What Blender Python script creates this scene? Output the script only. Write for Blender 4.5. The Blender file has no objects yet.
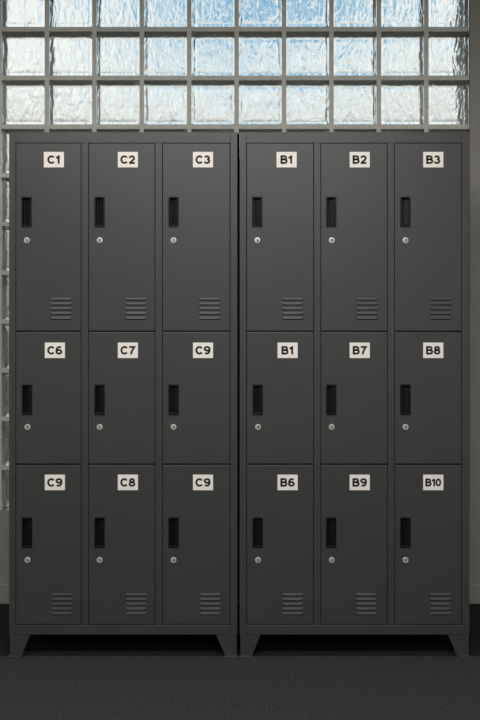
import bpy, bmesh, math
from mathutils import Vector

C = bpy.context.scene.collection
S = 283.8                     # pixels per metre at the locker fronts
def X(px): return (px - 240) / S
def Z(py): return (657 - py) / S
PI = math.pi

# ---------------------------------------------------------------- materials
def mat(name, col, rough=0.5, metal=0.0, noise=0.0, nscale=40, bump=0.0, bscale=400, spec=0.5):
    m = bpy.data.materials.new(name); m.use_nodes = True
    nt = m.node_tree; b = nt.nodes['Principled BSDF']
    b.inputs['Base Color'].default_value = (*col, 1)
    b.inputs['Roughness'].default_value = rough
    b.inputs['Metallic'].default_value = metal
    b.inputs['Specular IOR Level'].default_value = spec
    tc = nt.nodes.new('ShaderNodeTexCoord')
    if noise:
        n = nt.nodes.new('ShaderNodeTexNoise'); n.inputs['Scale'].default_value = nscale
        n.inputs['Detail'].default_value = 4
        r = nt.nodes.new('ShaderNodeValToRGB')
        r.color_ramp.elements[0].position = 0.3; r.color_ramp.elements[1].position = 0.7
        r.color_ramp.elements[0].color = (*[c * (1 - noise) for c in col], 1)
        r.color_ramp.elements[1].color = (*[c * (1 + noise) for c in col], 1)
        nt.links.new(tc.outputs['Object'], n.inputs['Vector'])
        nt.links.new(n.outputs['Fac'], r.inputs['Fac'])
        nt.links.new(r.outputs['Color'], b.inputs['Base Color'])
    if bump:
        n = nt.nodes.new('ShaderNodeTexNoise'); n.inputs['Scale'].default_value = bscale
        n.inputs['Detail'].default_value = 3
        bp = nt.nodes.new('ShaderNodeBump'); bp.inputs['Strength'].default_value = bump
        bp.inputs['Distance'].default_value = 0.002
        nt.links.new(tc.outputs['Object'], n.inputs['Vector'])
        nt.links.new(n.outputs['Fac'], bp.inputs['Height'])
        nt.links.new(bp.outputs['Normal'], b.inputs['Normal'])
    return m

M_steel = mat('charcoal_powder_coat', (0.0430, 0.0435, 0.0425), 0.40, noise=0.04, nscale=6, bump=0.05, bscale=700)
M_black = mat('black_plastic', (0.004, 0.004, 0.004), 0.45, spec=0.25)
M_hole_shade = mat('painted_hole_shade', (0.004, 0.004, 0.004), 0.9)  # near-black colour standing in for shade in keyholes, lock recesses and vent slots
M_chrome = mat('nickel', (0.85, 0.84, 0.81), 0.38, metal=0.55)
M_plate = mat('cream_label', (0.86, 0.80, 0.74), 0.6, noise=0.03, nscale=60)
M_ink = mat('black_ink', (0.012, 0.010, 0.009), 0.7)
M_rubber = mat('rubber_pad', (0.02, 0.02, 0.02), 0.8)
M_wall = mat('grey_paint', (0.255, 0.245, 0.210), 0.7, noise=0.04, nscale=3, bump=0.1, bscale=150)
M_room = mat('off_white_paint', (0.62, 0.61, 0.58), 0.8, noise=0.03, nscale=3)
M_ceil = mat('ceiling_paint', (0.8, 0.8, 0.79), 0.9, noise=0.02, nscale=3)
M_mortar = mat('grey_grout', (0.52, 0.52, 0.47), 0.85, noise=0.10, nscale=25, bump=0.3, bscale=200)
M_carpet = mat('charcoal_carpet', (0.037, 0.0345, 0.0345), 0.95, noise=0.45, nscale=130, bump=0.9, bscale=330, spec=0.2)
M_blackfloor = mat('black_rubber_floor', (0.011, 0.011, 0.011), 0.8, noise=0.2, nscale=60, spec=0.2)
M_ground = mat('asphalt_ground', (0.045, 0.045, 0.04), 0.95, noise=0.3, nscale=2)

# wavy pressed glass
M_glass = bpy.data.materials.new('wavy_glass'); M_glass.use_nodes = True
nt = M_glass.node_tree; b = nt.nodes['Principled BSDF']
b.inputs['Base Color'].default_value = (0.97, 0.985, 0.97, 1)
b.inputs['Transmission Weight'].default_value = 1.0
b.inputs['Roughness'].default_value = 0.16
b.inputs['IOR'].default_value = 1.25
tc = nt.nodes.new('ShaderNodeTexCoord')
mp = nt.nodes.new('ShaderNodeMapping'); mp.inputs['Rotation'].default_value = (0, 0.6, 0); mp.inputs['Scale'].default_value = (1.8, 1, 0.7)
n = nt.nodes.new('ShaderNodeTexNoise'); n.inputs['Scale'].default_value = 16; n.inputs['Detail'].default_value = 1.5
n.inputs['Distortion'].default_value = 1.2
bp = nt.nodes.new('ShaderNodeBump'); bp.inputs['Strength'].default_value = 1.0; bp.inputs['Distance'].default_value = 0.011
nt.links.new(tc.outputs['Object'], mp.inputs['Vector']); nt.links.new(mp.outputs['Vector'], n.inputs['Vector'])
nt.links.new(n.outputs['Fac'], bp.inputs['Height']); nt.links.new(bp.outputs['Normal'], b.inputs['Normal'])

# ---------------------------------------------------------------- mesh helpers
def box(bm, x0, x1, y0, y1, z0, z1, mi=0):
    v = [bm.verts.new((x, y, z)) for x in (x0, x1) for y in (y0, y1) for z in (z0, z1)]
    for f in ((0, 1, 3, 2), (4, 6, 7, 5), (0, 4, 5, 1), (2, 3, 7, 6), (0, 2, 6, 4), (1, 5, 7, 3)):
        bm.faces.new([v[i] for i in f]).material_index = mi

def prism(bm, pts, y0, y1, mi=0):
    """pts: (x, z) outline, extruded from y0 to y1"""
    a = [bm.verts.new((x, y0, z)) for x, z in pts]; c = [bm.verts.new((x, y1, z)) for x, z in pts]
    k = len(pts)
    bm.faces.new(a).material_index = mi; bm.faces.new(c[::-1]).material_index = mi
    for i in range(k):
        bm.faces.new([a[i], c[i], c[(i + 1) % k], a[(i + 1) % k]]).material_index = mi

def obj(name, bm, mats, parent=None, bevel=0.0, origin=None, smooth=False, seg=2):
    if not isinstance(mats, (list, tuple)): mats = [mats]
    bmesh.ops.recalc_face_normals(bm, faces=bm.faces)
    if origin is not None:
        bmesh.ops.translate(bm, verts=bm.verts, vec=-Vector(origin))
    me = bpy.data.meshes.new(name); bm.to_mesh(me); bm.free()
    for m in mats: me.materials.append(m)
    if smooth:
        for p in me.polygons: p.use_smooth = True
    o = bpy.data.objects.new(name, me); C.objects.link(o)
    if origin is not None: o.location = origin
    if parent is not None:
        o.parent = parent
        off = Vector((0, 0, 0)); p = parent
        while p is not None: off += Vector(p.location); p = p.parent
        o.location = Vector(origin or (0, 0, 0)) - off
    if bevel:
        md = o.modifiers.new('bevel', 'BEVEL'); md.width = bevel; md.segments = seg
        md.limit_method = 'ANGLE'; md.angle_limit = math.radians(40)
    return o

def struct(name, bm, m, **k):
    o = obj(name, bm, m, **k); o['kind'] = 'structure'; return o

# ---------------------------------------------------------------- the room
XW0, XW1, YF, YB, HC = -3.0, 2.4, 0.55, -6.2, 2.8     # left, right, locker wall, opposite wall, ceiling
WX1 = 0.966                                            # right edge of the glass blocks
PX, PZ = 0.2, 0.2055                                   # block pitch
GX = [(427 - 240) / 238 - PX * k for k in range(-1, 17)]
GZ = [2.418 + PZ - PZ * k for k in range(0, 12)]       # joints, the lowest hides in the sill
WX0 = GX[-1]; WZ0 = 0.389; WZ1 = GZ[0] + 0.01

bm = bmesh.new(); box(bm, XW0 - .1, XW1 + .1, YB - .1, 0.008, -0.1, 0); struct('floor', bm, M_carpet)
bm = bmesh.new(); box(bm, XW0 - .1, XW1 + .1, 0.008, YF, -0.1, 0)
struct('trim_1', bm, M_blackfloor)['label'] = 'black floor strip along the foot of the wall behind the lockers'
bm = bmesh.new(); box(bm, XW0 - .1, XW1 + .1, YB - .1, YF + .2, HC, HC + .1); struct('ceiling', bm, M_ceil)
bm = bmesh.new()
box(bm, XW0, WX0, YF, YF + .2, -.1, HC); box(bm, WX1, XW1, YF, YF + .2, -.1, HC)
box(bm, WX0, WX1, YF, YF + .2, -.1, WZ0); box(bm, WX0, WX1, YF, YF + .2, WZ1, HC)
struct('wall_back', bm, M_wall)
bm = bmesh.new(); box(bm, XW0, XW1, YB - .1, YB, 0, HC); struct('wall_front', bm, M_room)
bm = bmesh.new(); box(bm, XW0 - .1, XW0, YB - .1, YF + .2, 0, HC); struct('wall_left', bm, M_room)
bm = bmesh.new(); box(bm, XW1, XW1 + .1, YB - .1, YF + .2, 0, HC); struct('wall_right', bm, M_room)
bm = bmesh.new(); box(bm, XW0, XW1, YF - .010, YF, 0, 0.084); struct('baseboard_back', bm, M_wall, bevel=0.004)

# glass block window: grout grid and glass
bm = bmesh.new()
G = 0.0095
for x in GX:
    if x + G < WX1 + .02:
        box(bm, max(x - G, WX0), min(x + G, WX1), YF + .012, YF + .085, WZ0, WZ1)
for z in GZ:
    if z - G > WZ0 - .01:
        box(bm, WX0, WX1, YF + .0125, YF + .0845, z - G, min(z + G, WZ1))
win = struct('window_1', bm, M_mortar)
win['label'] = 'glass block window behind the lockers, grey grout joints'
bm = bmesh.new()
def block(x0, x1, z0, z1):
    # front and back pane, each a pillowed slab with a raised rim
    for ya, s in ((YF + .008, 1), (YF + .088, -1)):
        rings = []
        for ins, d in ((0.0, .006), (0.003, .002), (0.010, 0.0), (0.016, 0.002), (0.024, 0.003)):
            y = ya + s * d
            rings.append([bm.verts.new(p) for p in ((x0 + ins, y, z0 + ins), (x1 - ins, y, z0 + ins), (x1 - ins, y, z1 - ins), (x0 + ins, y, z1 - ins))])
        for a, c in zip(rings, rings[1:]):
            for i in range(4):
                bm.faces.new([a[i], a[(i + 1) % 4], c[(i + 1) % 4], c[i]])
        bm.faces.new(rings[-1])
        y = ya + s * .013
        bk = [bm.verts.new(p) for p in ((x0, y, z0), (x1, y, z0), (x1, y, z1), (x0, y, z1))]
        for i in range(4): bm.faces.new([bk[i], bk[(i + 1) % 4], rings[0][(i + 1) % 4], rings[0][i]])
        bm.faces.new(bk[::-1])
for i in range(len(GX) - 1):
    for j in range(len(GZ) - 1):
        x1 = min(GX[i] - G, WX1 - .001); x0 = GX[i + 1] + G
        z1 = GZ[j] - G; z0 = max(GZ[j + 1] + G, WZ0 + .001)
        block(x0, x1, z0, z1)
g = obj('glass_blocks', bm, M_glass, win); g['label'] = 'clear wavy glass blocks'

# ground outside the window
bm = bmesh.new(); box(bm, -60, 60, YF + .25, 90, -0.5, -0.3); struct('ground', bm, M_ground)

# ---------------------------------------------------------------- lettering
def arc(cx, cy, rx, ry, a0, a1, n=14):
    return [(cx + rx * math.cos(math.radians(a0 + (a1 - a0) * i / n)), cy + ry * math.sin(math.radians(a0 + (a1 - a0) * i / n))) for i in range(n + 1)]
six = [arc(.37, .32, .26, .215, 0, 360, 20), arc(.40, .49, .29, .405, 50, 195)]
GL = {
 'C': (.84, [arc(.43, .5, .33, .4, 38, 322, 20)]),
 'B': (.78, [[(.11, 0), (.11, 1)], [(.1, .9), (.4, .9)] + arc(.42, .715, .18, .185, 90, -90, 10) + [(.1, .53)],
             [(.1, .53), (.42, .53)] + arc(.44, .315, .22, .215, 90, -90, 10) + [(.1, .1)]]),
 '1': (.50, [[(.33, 0), (.33, 1)], [(.04, .72), (.18, .74), (.30, .86)]]),
 '2': (.72, [arc(.35, .67, .23, .235, 175, -35, 12) + [(.14, .1)], [(.05, .1), (.67, .1)]]),
 '3': (.72, [arc(.34, .71, .21, .19, 165, -85, 12), arc(.34, .315, .26, .22, 85, -165, 12)]),
 '6': (.74, six),
 '9': (.74, [[(.74 - x, 1 - y) for x, y in st] for st in six]),
 '7': (.70, [[(.05, .9), (.60, .9), (.42, .58), (.30, .28), (.26, 0)]]),
 '8': (.74, [arc(.37, .72, .21, .18, 0, 360, 18), arc(.37, .31, .26, .21, 0, 360, 20)]),
 '0': (.70, [arc(.35, .5, .245, .4, 0, 360, 22)]),
}
def stroke(bm, pts, t, y0, y1, mi):
    n = len(pts); L = []; R = []
    closed = (Vector(pts[0]) - Vector(pts[-1])).length < 1e-5
    for i in range(n):
        p = Vector(pts[i])
        if closed: a = Vector(pts[(i - 1) % (n - 1)]); c = Vector(pts[(i + 1) % (n - 1)])
        else: a = Vector(pts[max(i - 1, 0)]); c = Vector(pts[min(i + 1, n - 1)])
        d1 = (p - a).normalized() if (p - a).length > 1e-7 else (c - p).normalized()
        d2 = (c - p).normalized() if (c - p).length > 1e-7 else d1
        d = (d1 + d2).normalized(); nn = Vector((-d.y, d.x))
        k = t / max(0.5, nn.dot(Vector((-d1.y, d1.x))))
        L.append(p + nn * k); R.append(p - nn * k)
    va = [[bm.verts.new((q.x, y, q.y)) for q in side] for y in (y0, y1) for side in (L, R)]
    for i in range(n - 1):
        bm.faces.new([va[0][i], va[0][i + 1], va[1][i + 1], va[1][i]]).material_index = mi
        bm.faces.new([va[0][i], va[2][i], va[2][i + 1], va[0][i + 1]]).material_index = mi
        bm.faces.new([va[1][i], va[1][i + 1], va[3][i + 1], va[3][i]]).material_index = mi
def plate(bm, cx, cz, text):
    w, h, y = 20.1 / S, 15.5 / S, -0.0012
    box(bm, cx - w / 2, cx + w / 2, y, 0.0004, cz - h / 2, cz + h / 2, 0)
    H = 8.3 / S; sx = 1.12
    gap = .05
    if len(text) == 3: H *= .92; sx = 1.04; gap = .0
    adv = [GL[c][0] * sx for c in text]; tot = sum(adv) + gap * (len(text) - 1)
    x = cx - tot * H / 2
    for c, a in zip(text, adv):
        for st in GL[c][1]:
            stroke(bm, [(x + px * sx * H, cz - H / 2 + pz * H) for px, pz in st], .122 * H, y - .0003, y + .0002, 1)
        x += (a + gap) * H

# ---------------------------------------------------------------- lockers
D = 0.45          # cabinet depth
ROW = [(142.9, 331.2), (331.8, 464.1), (464.7, 624.6)]
HANDLE_Y = [(196.7, 227.2), (384.3, 415.0), (517.3, 547.7)]
LOCK_Y = [240.3, 427.0, 560.0]
PLATE_Y = [159.7, 350.3, 482.4]
VENT_Y = [299.0, None, 594.4]

def tube(bm, cx, cz, prof, n=28, mi=0):
    rings = []
    for r, y in prof:
        rings.append([bm.verts.new((cx + r * math.cos(2 * PI * i / n), y, cz + r * math.sin(2 * PI * i / n))) for i in range(n)])
    for a, c in zip(rings, rings[1:]):
        for i in range(n): bm.faces.new([a[i], a[(i + 1) % n], c[(i + 1) % n], c[i]]).material_index = mi
    bm.faces.new(rings[-1]).material_index = mi

def door(parent, x0, x1, z0, z1, hx0, hx1, hz0, hz1):
    bm = bmesh.new(); y0, y1 = 0.0, 0.018
    xs = [x0, hx0, hx1, x1]; zs = [z0, hz0, hz1, z1]
    vf = [[bm.verts.new((x, y0, z)) for z in zs] for x in xs]
    vb = [[bm.verts.new((x, y1, z)) for z in zs] for x in xs]
    for i in range(3):
        for j in range(3):
            if i == 1 and j == 1: continue
            bm.faces.new([vf[i][j], vf[i + 1][j], vf[i + 1][j + 1], vf[i][j + 1]])
            bm.faces.new([vb[i][j], vb[i][j + 1], vb[i + 1][j + 1], vb[i + 1][j]])
    def edge(a, c):
        bm.faces.new([vf[a[0]][a[1]], vb[a[0]][a[1]], vb[c[0]][c[1]], vf[c[0]][c[1]]])
    for i in range(3):
        edge((i, 0), (i + 1, 0)); edge((i, 3), (i + 1, 3)); edge((0, i), (0, i + 1)); edge((3, i), (3, i + 1))
    edge((1, 1), (2, 1)); edge((1, 2), (2, 2)); edge((1, 1), (1, 2)); edge((2, 1), (2, 2))
    return obj('door', bm, M_steel, parent, bevel=0.0014, origin=((x0 + x1) / 2, 0, (z0 + z1) / 2))

def handle(parent, x0, x1, z0, z1):
    bm = bmesh.new(); t = 0.0052; yf, yb = -0.0028, 0.016
    box(bm, x0, x0 + t, yf, yb, z0, z1); box(bm, x1 - t, x1, yf, yb, z0, z1)
    box(bm, x0 + t, x1 - t, yf, yb, z1 - t, z1)
    box(bm, x0 + t, x1 - t, yf, yb, z0, z0 + t)
    box(bm, x0 + t, x1 - t, yb - .003, yb, z0 + t, z1 - t)                 # cup floor
    # angled finger pull inside the cup
    xa, xb = x0 + t + .006, x1 - t
    zz0, zz1 = z0 + t + .004, z1 - t - .004
    v = [bm.verts.new(p) for p in ((xa, .010, zz0), (xb, .002, zz0), (xb, .002, zz1), (xa, .010, zz1),
                                   (xa, .0125, zz0), (xb, .0125, zz0), (xb, .0125, zz1), (xa, .0125, zz1))]
    for f in ((0, 1, 2, 3), (4, 7, 6, 5), (0, 4, 5, 1), (3, 2, 6, 7), (0, 3, 7, 4), (1, 5, 6, 2)):
        bm.faces.new([v[i] for i in f])
    # small lip at the foot of the cup
    box(bm, x0 + t, x1 - t, -.001, .006, z0 + t, z0 + t + .003)
    return obj('handle', bm, M_black, parent, bevel=0.0009, origin=((x0 + x1) / 2, 0, (z0 + z1) / 2))

def lock(parent, cx, cz):
    bm = bmesh.new()
    tube(bm, cx, cz, [(.0102, .002), (.0102, -.0022), (.0092, -.0034), (.0068, -.0036), (.0062, -.0022), (.0060, -.0006)])
    tube(bm, cx, cz, [(.0043, -.0006), (.0043, -.0028), (.0038, -.0034)])
    box(bm, cx - .0008, cx + .0022, -.0039, -.0030, cz - .0036, cz + .0036, 1)  # solid black blocks, keyhole darkness put in as colour
    box(bm, cx - .0008, cx + .0034, -.0039, -.0030, cz - .0036, cz - .0014, 1)
    tube(bm, cx, cz, [(.0064, -.0010), (.0042, -.0010)], mi=1)  # recess around the plug, its shade painted in as a dark ring
    return obj('lock', bm, [M_chrome, M_hole_shade], parent, origin=(cx, 0, cz), smooth=False)

def vent(parent, x0, x1, ytop, d):
    bm = bmesh.new()
    for k in range(5):
        zc = Z(ytop + 4.75 * k); h = .0044; e = .006
        # hood: slopes outward and down, tapered ends, closed underside
        pts = [(x0, .0, zc + h), (x1, .0, zc + h), (x1 - e, -d, zc - h * .55), (x0 + e, -d, zc - h * .55),
               (x0, .0, zc - h), (x1, .0, zc - h)]
        v = [bm.verts.new(p) for p in pts]
        bm.faces.new([v[0], v[1], v[2], v[3]]); bm.faces.new([v[3], v[2], v[5], v[4]])
        bm.faces.new([v[0], v[3], v[4]]); bm.faces.new([v[1], v[5], v[2]]); bm.faces.new([v[0], v[4], v[5], v[1]])
        box(bm, x0 + .002, x1 - .002, -.0002, .0006, zc - h - .0018, zc - h - .0002, 1)   # solid black strip, paints in the dark of a slot under the hood
    return obj('vent', bm, [M_steel, M_hole_shade], parent, origin=((x0 + x1) / 2, 0, Z(ytop + 9.5)))

def leg(parent, x0, x1, xb0, xb1, front):
    """x0..x1 at the top, xb0..xb1 at the foot, folded sheet steel"""
    ya, yb = (0.0005, .003) if front else (D - .003, D - .0005)
    bm = bmesh.new(); zt = Z(634.8); zb = .006
    prism(bm, [(x0, zt), (xb0, zb), (xb1, zb), (x1, zt)], ya, yb)
    outer_left = abs(x0 - xb0) < abs(x1 - xb1)
    # side web along the cabinet's outer edge
    xo = x0 if outer_left else x1 - .0025
    w = .07; w2 = .045
    s = 1 if front else -1
    y0 = ya if front else yb
    pts = [(y0, zt), (y0, zb), (y0 + s * w2, zb), (y0 + s * w, zt)]
    a = [bm.verts.new((xo, y, z)) for y, z in pts]; c = [bm.verts.new((xo + .0025, y, z)) for y, z in pts]
    bm.faces.new(a); bm.faces.new(c[::-1])
    for i in range(4): bm.faces.new([a[i], c[i], c[(i + 1) % 4], a[(i + 1) % 4]])
    o = obj('leg', bm, M_steel, parent, origin=((xb0 + xb1) / 2, y0, 0))
    bm = bmesh.new()
    pa, pb = (-.010, w2) if front else (D - w2, D + .004)
    box(bm, xb0 - .0022, xb1 + .0022, pa, pb, 0.0, .0058)
    obj('foot_pad', bm, M_steel, o, bevel=.001, origin=((xb0 + xb1) / 2, y0, 0))
    return o

def cabinet(name, label, xl, xr, cols, names, hx, lx, px, vx, vx3):
    root = bpy.data.objects.new(name, None); C.objects.link(root)
    root.location = ((X(xl) + X(xr)) / 2, D / 2, 0); root.empty_display_size = .2
    root['label'] = label; root['category'] = 'locker'; root['group'] = 'locker cabinets'
    gap = .0034 / 2
    zt, zr = Z(132), Z(142.9); zb, zm = Z(634.8), Z(624.9)
    # carcass
    bm = bmesh.new(); t = .0012
    box(bm, X(xl), X(cols[0][0]), 0, D, zb, zt)
    box(bm, X(cols[-1][1]), X(xr), 0, D, zb, zt)
    box(bm, X(cols[0][0]), X(cols[-1][1]), 0, D, zr, zt)
    box(bm, X(cols[0][0]), X(cols[-1][1]), D - .002, D, zm, zr)
    for a, c in zip(cols, cols[1:]):
        box(bm, X(a[1]), X(c[0]), 0, D - .002, zm, zr)
    for y in (331.5, 464.4):
        for c in cols:
            box(bm, X(c[0]), X(c[1]), .022, D - .002, Z(y) - .008, Z(y) + .008)
    # added strips at rear and top, made up to block light through the gap
    if xl < 100:
        box(bm, X(xr) - .001, X(xr) + .0072, D - .004, D, zb, zt)
        box(bm, X(xr) - .001, X(xr) + .0072, .012, D - .016, zt - .006, zt - .001)
    else: box(bm, X(xl) - .0072, X(xl) + .001, D - .014, D - .010, zb, zt)
    obj('body', bm, M_steel, root, bevel=.0013, origin=((X(xl) + X(xr)) / 2, 0, zb))
    bm = bmesh.new(); box(bm, X(cols[0][0]), X(cols[-1][1]), -.0008, D, zb, zm - .0006)
    obj('base_rail', bm, M_steel, root, bevel=.0016, origin=((X(xl) + X(xr)) / 2, 0, zb))
    # legs
    for fr in (True, False):
        leg(root, X(xl), X(xl + 21), X(xl), X(xl + 12.5), fr)
        leg(root, X(xr - 21.5), X(xr), X(xr - 12.3), X(xr), fr)
    rows = ('tall top row', 'short middle row', 'bottom row'); colw = ('left', 'middle', 'right')
    for c in range(3):
        for r in range(3):
            z1, z0 = Z(ROW[r][0]) - gap * .8, Z(ROW[r][1]) + gap * .8
            x0, x1 = X(cols[c][0]) + gap, X(cols[c][1]) - gap
            h0 = hx[c] + (0.5 if (r and c == 0) else 0); hz1, hz0 = Z(HANDLE_Y[r][0]), Z(HANDLE_Y[r][1])
            a, b_ = X(h0), X(h0 + 10.3); i = .002
            d = door(root, x0, x1, z0, z1, a + i, b_ - i, hz0 + i, hz1 - i)
            d['label'] = 'grey locker door numbered %s, %s column of the %s' % (names[r][c], colw[c], rows[r])
            handle(d, a, b_, hz0, hz1)
            lock(d, X(lx[c] + (0.6 if r and c == 0 else 0)), Z(LOCK_Y[r]))
            bm = bmesh.new(); pc = px[c] + (1.0 if r and c == 0 else 0)
            plate(bm, X(pc), Z(PLATE_Y[r]), names[r][c])
            p = obj('number_plate', bm, [M_plate, M_ink], d, origin=(X(pc), 0, Z(PLATE_Y[r])))
            p['label'] = 'cream number plate reading %s in black' % names[r][c]
            if VENT_Y[r]:
                v0 = (vx if r == 0 else vx3)[c]
                vent(d, X(v0), X(v0 + 21.3), VENT_Y[r], .0037 if r == 0 else .0024)
    return root

cabinet('locker_cabinet', 'charcoal grey steel nine-door locker with C numbered doors, beside the exposed glass blocks', 9.0, 237.4,
        [(15.5, 81.3), (88.3, 155.2), (162.2, 230.3)],
        [['C1', 'C2', 'C3'], ['C6', 'C7', 'C9'], ['C9', 'C8', 'C9']],
        [21.4, 94.4, 168.4], [26.9, 99.7, 173.5], [53.9, 127.9, 203.0], [50.6, 125.3, 199.0], [51.2, 125.5, 199.6])
cabinet('locker_cabinet', 'charcoal grey steel nine-door locker with B numbered doors, beside the grey wall pier', 239.6, 469.6,
        [(246.3, 314.0), (320.6, 387.7), (394.4, 462.0)],
        [['B1', 'B2', 'B3'], ['B1', 'B7', 'B8'], ['B6', 'B9', 'B10']],
        [252.0, 326.0, 400.2], [257.4, 331.7, 405.5], [286.6, 359.7, 433.2], [282.0, 356.4, 430.3], [282.0, 355.6, 429.8])

# ---------------------------------------------------------------- light
def area(name, loc, sx, sy, w, col, rot=(0, 0, 0)):
    l = bpy.data.lights.new(name, 'AREA'); l.shape = 'RECTANGLE'; l.size = sx; l.size_y = sy
    l.energy = w; l.color = col
    o = bpy.data.objects.new(name, l); C.objects.link(o); o.location = loc; o.rotation_euler = rot
    return o
area('ceiling_lamp', (-0.3, -1.7, HC - .03), 2.4, .6, 74, (1, .975, .94))
area('ceiling_lamp', (0.3, -4.2, HC - .03), 2.4, .9, 80, (.91, .96, 1))

# ---------------------------------------------------------------- sky
w = bpy.data.worlds.new('sky'); bpy.context.scene.world = w; w.use_nodes = True
nt = w.node_tree; bg = nt.nodes['Background']
tc = nt.nodes.new('ShaderNodeTexCoord'); sp = nt.nodes.new('ShaderNodeSeparateXYZ')
nt.links.new(tc.outputs['Generated'], sp.inputs[0])
def ramp(src, stops, interp='LINEAR'):
    r = nt.nodes.new('ShaderNodeValToRGB'); e = r.color_ramp.elements
    while len(e) < len(stops): e.new(.5)
    for k, (p, c) in enumerate(stops): e[k].position = p; e[k].color = (*c, 1)
    nt.links.new(src, r.inputs['Fac']); return r
def mathn(op, a, b_):
    n = nt.nodes.new('ShaderNodeMath'); n.operation = op
    for i, v in enumerate((a, b_)):
        if hasattr(v, 'links'): nt.links.new(v, n.inputs[i])
        else: n.inputs[i].default_value = v
    return n.outputs[0]
elev = ramp(sp.outputs['Z'], [(0.0, (.16, .16, .15)), (.12, (.33, .33, .31)), (.22, (.62, .62, .60)), (.30, (.86, .87, .86)), (1, (.9, .92, .95))])
noi = nt.nodes.new('ShaderNodeTexNoise'); noi.inputs['Scale'].default_value = 9; noi.inputs['Detail'].default_value = 5
nt.links.new(tc.outputs['Generated'], noi.inputs['Vector'])
xb = mathn('ADD', sp.outputs['X'], .5)
band = ramp(xb, [(.28, (0, 0, 0)), (.46, (.75, .75, .75)), (.58, (1, 1, 1)), (.66, (.85, .85, .85)), (.74, (0, 0, 0))])
cl = ramp(noi.outputs['Fac'], [(.46, (1, 1, 1)), (.60, (.12, .12, .12))])
f1 = mathn('MULTIPLY', band.outputs['Color'], cl.outputs['Color'])
zf = ramp(sp.outputs['Z'], [(.22, (0, 0, 0)), (.36, (1, 1, 1))])
f2 = mathn('MULTIPLY', f1, zf.outputs['Color'])
mx = nt.nodes.new('ShaderNodeMixRGB')
nt.links.new(f2, mx.inputs['Fac']); nt.links.new(elev.outputs['Color'], mx.inputs['Color1'])
mx.inputs['Color2'].default_value = (.07, .34, .58, 1)
nt.links.new(mx.outputs['Color'], bg.inputs['Color']); bg.inputs['Strength'].default_value = 1.15

# ---------------------------------------------------------------- camera
cd = bpy.data.cameras.new('camera'); cam = bpy.data.objects.new('camera', cd); C.objects.link(cam)
cam.location = (0, -2.858, 1.168); cam.rotation_euler = (PI / 2, 0, 0)
cd.sensor_fit = 'VERTICAL'; cd.sensor_height = 36; cd.sensor_width = 24; cd.lens = 811 / 720 * 36
cd.shift_y = -34.5 / 720; cd.clip_start = .05; cd.clip_end = 300
bpy.context.scene.camera = cam
vs = bpy.context.scene.view_settings
vs.view_transform = 'Standard'; vs.look = 'None'; vs.exposure = 0.0; vs.gamma = 1.0; vs.use_curve_mapping = False
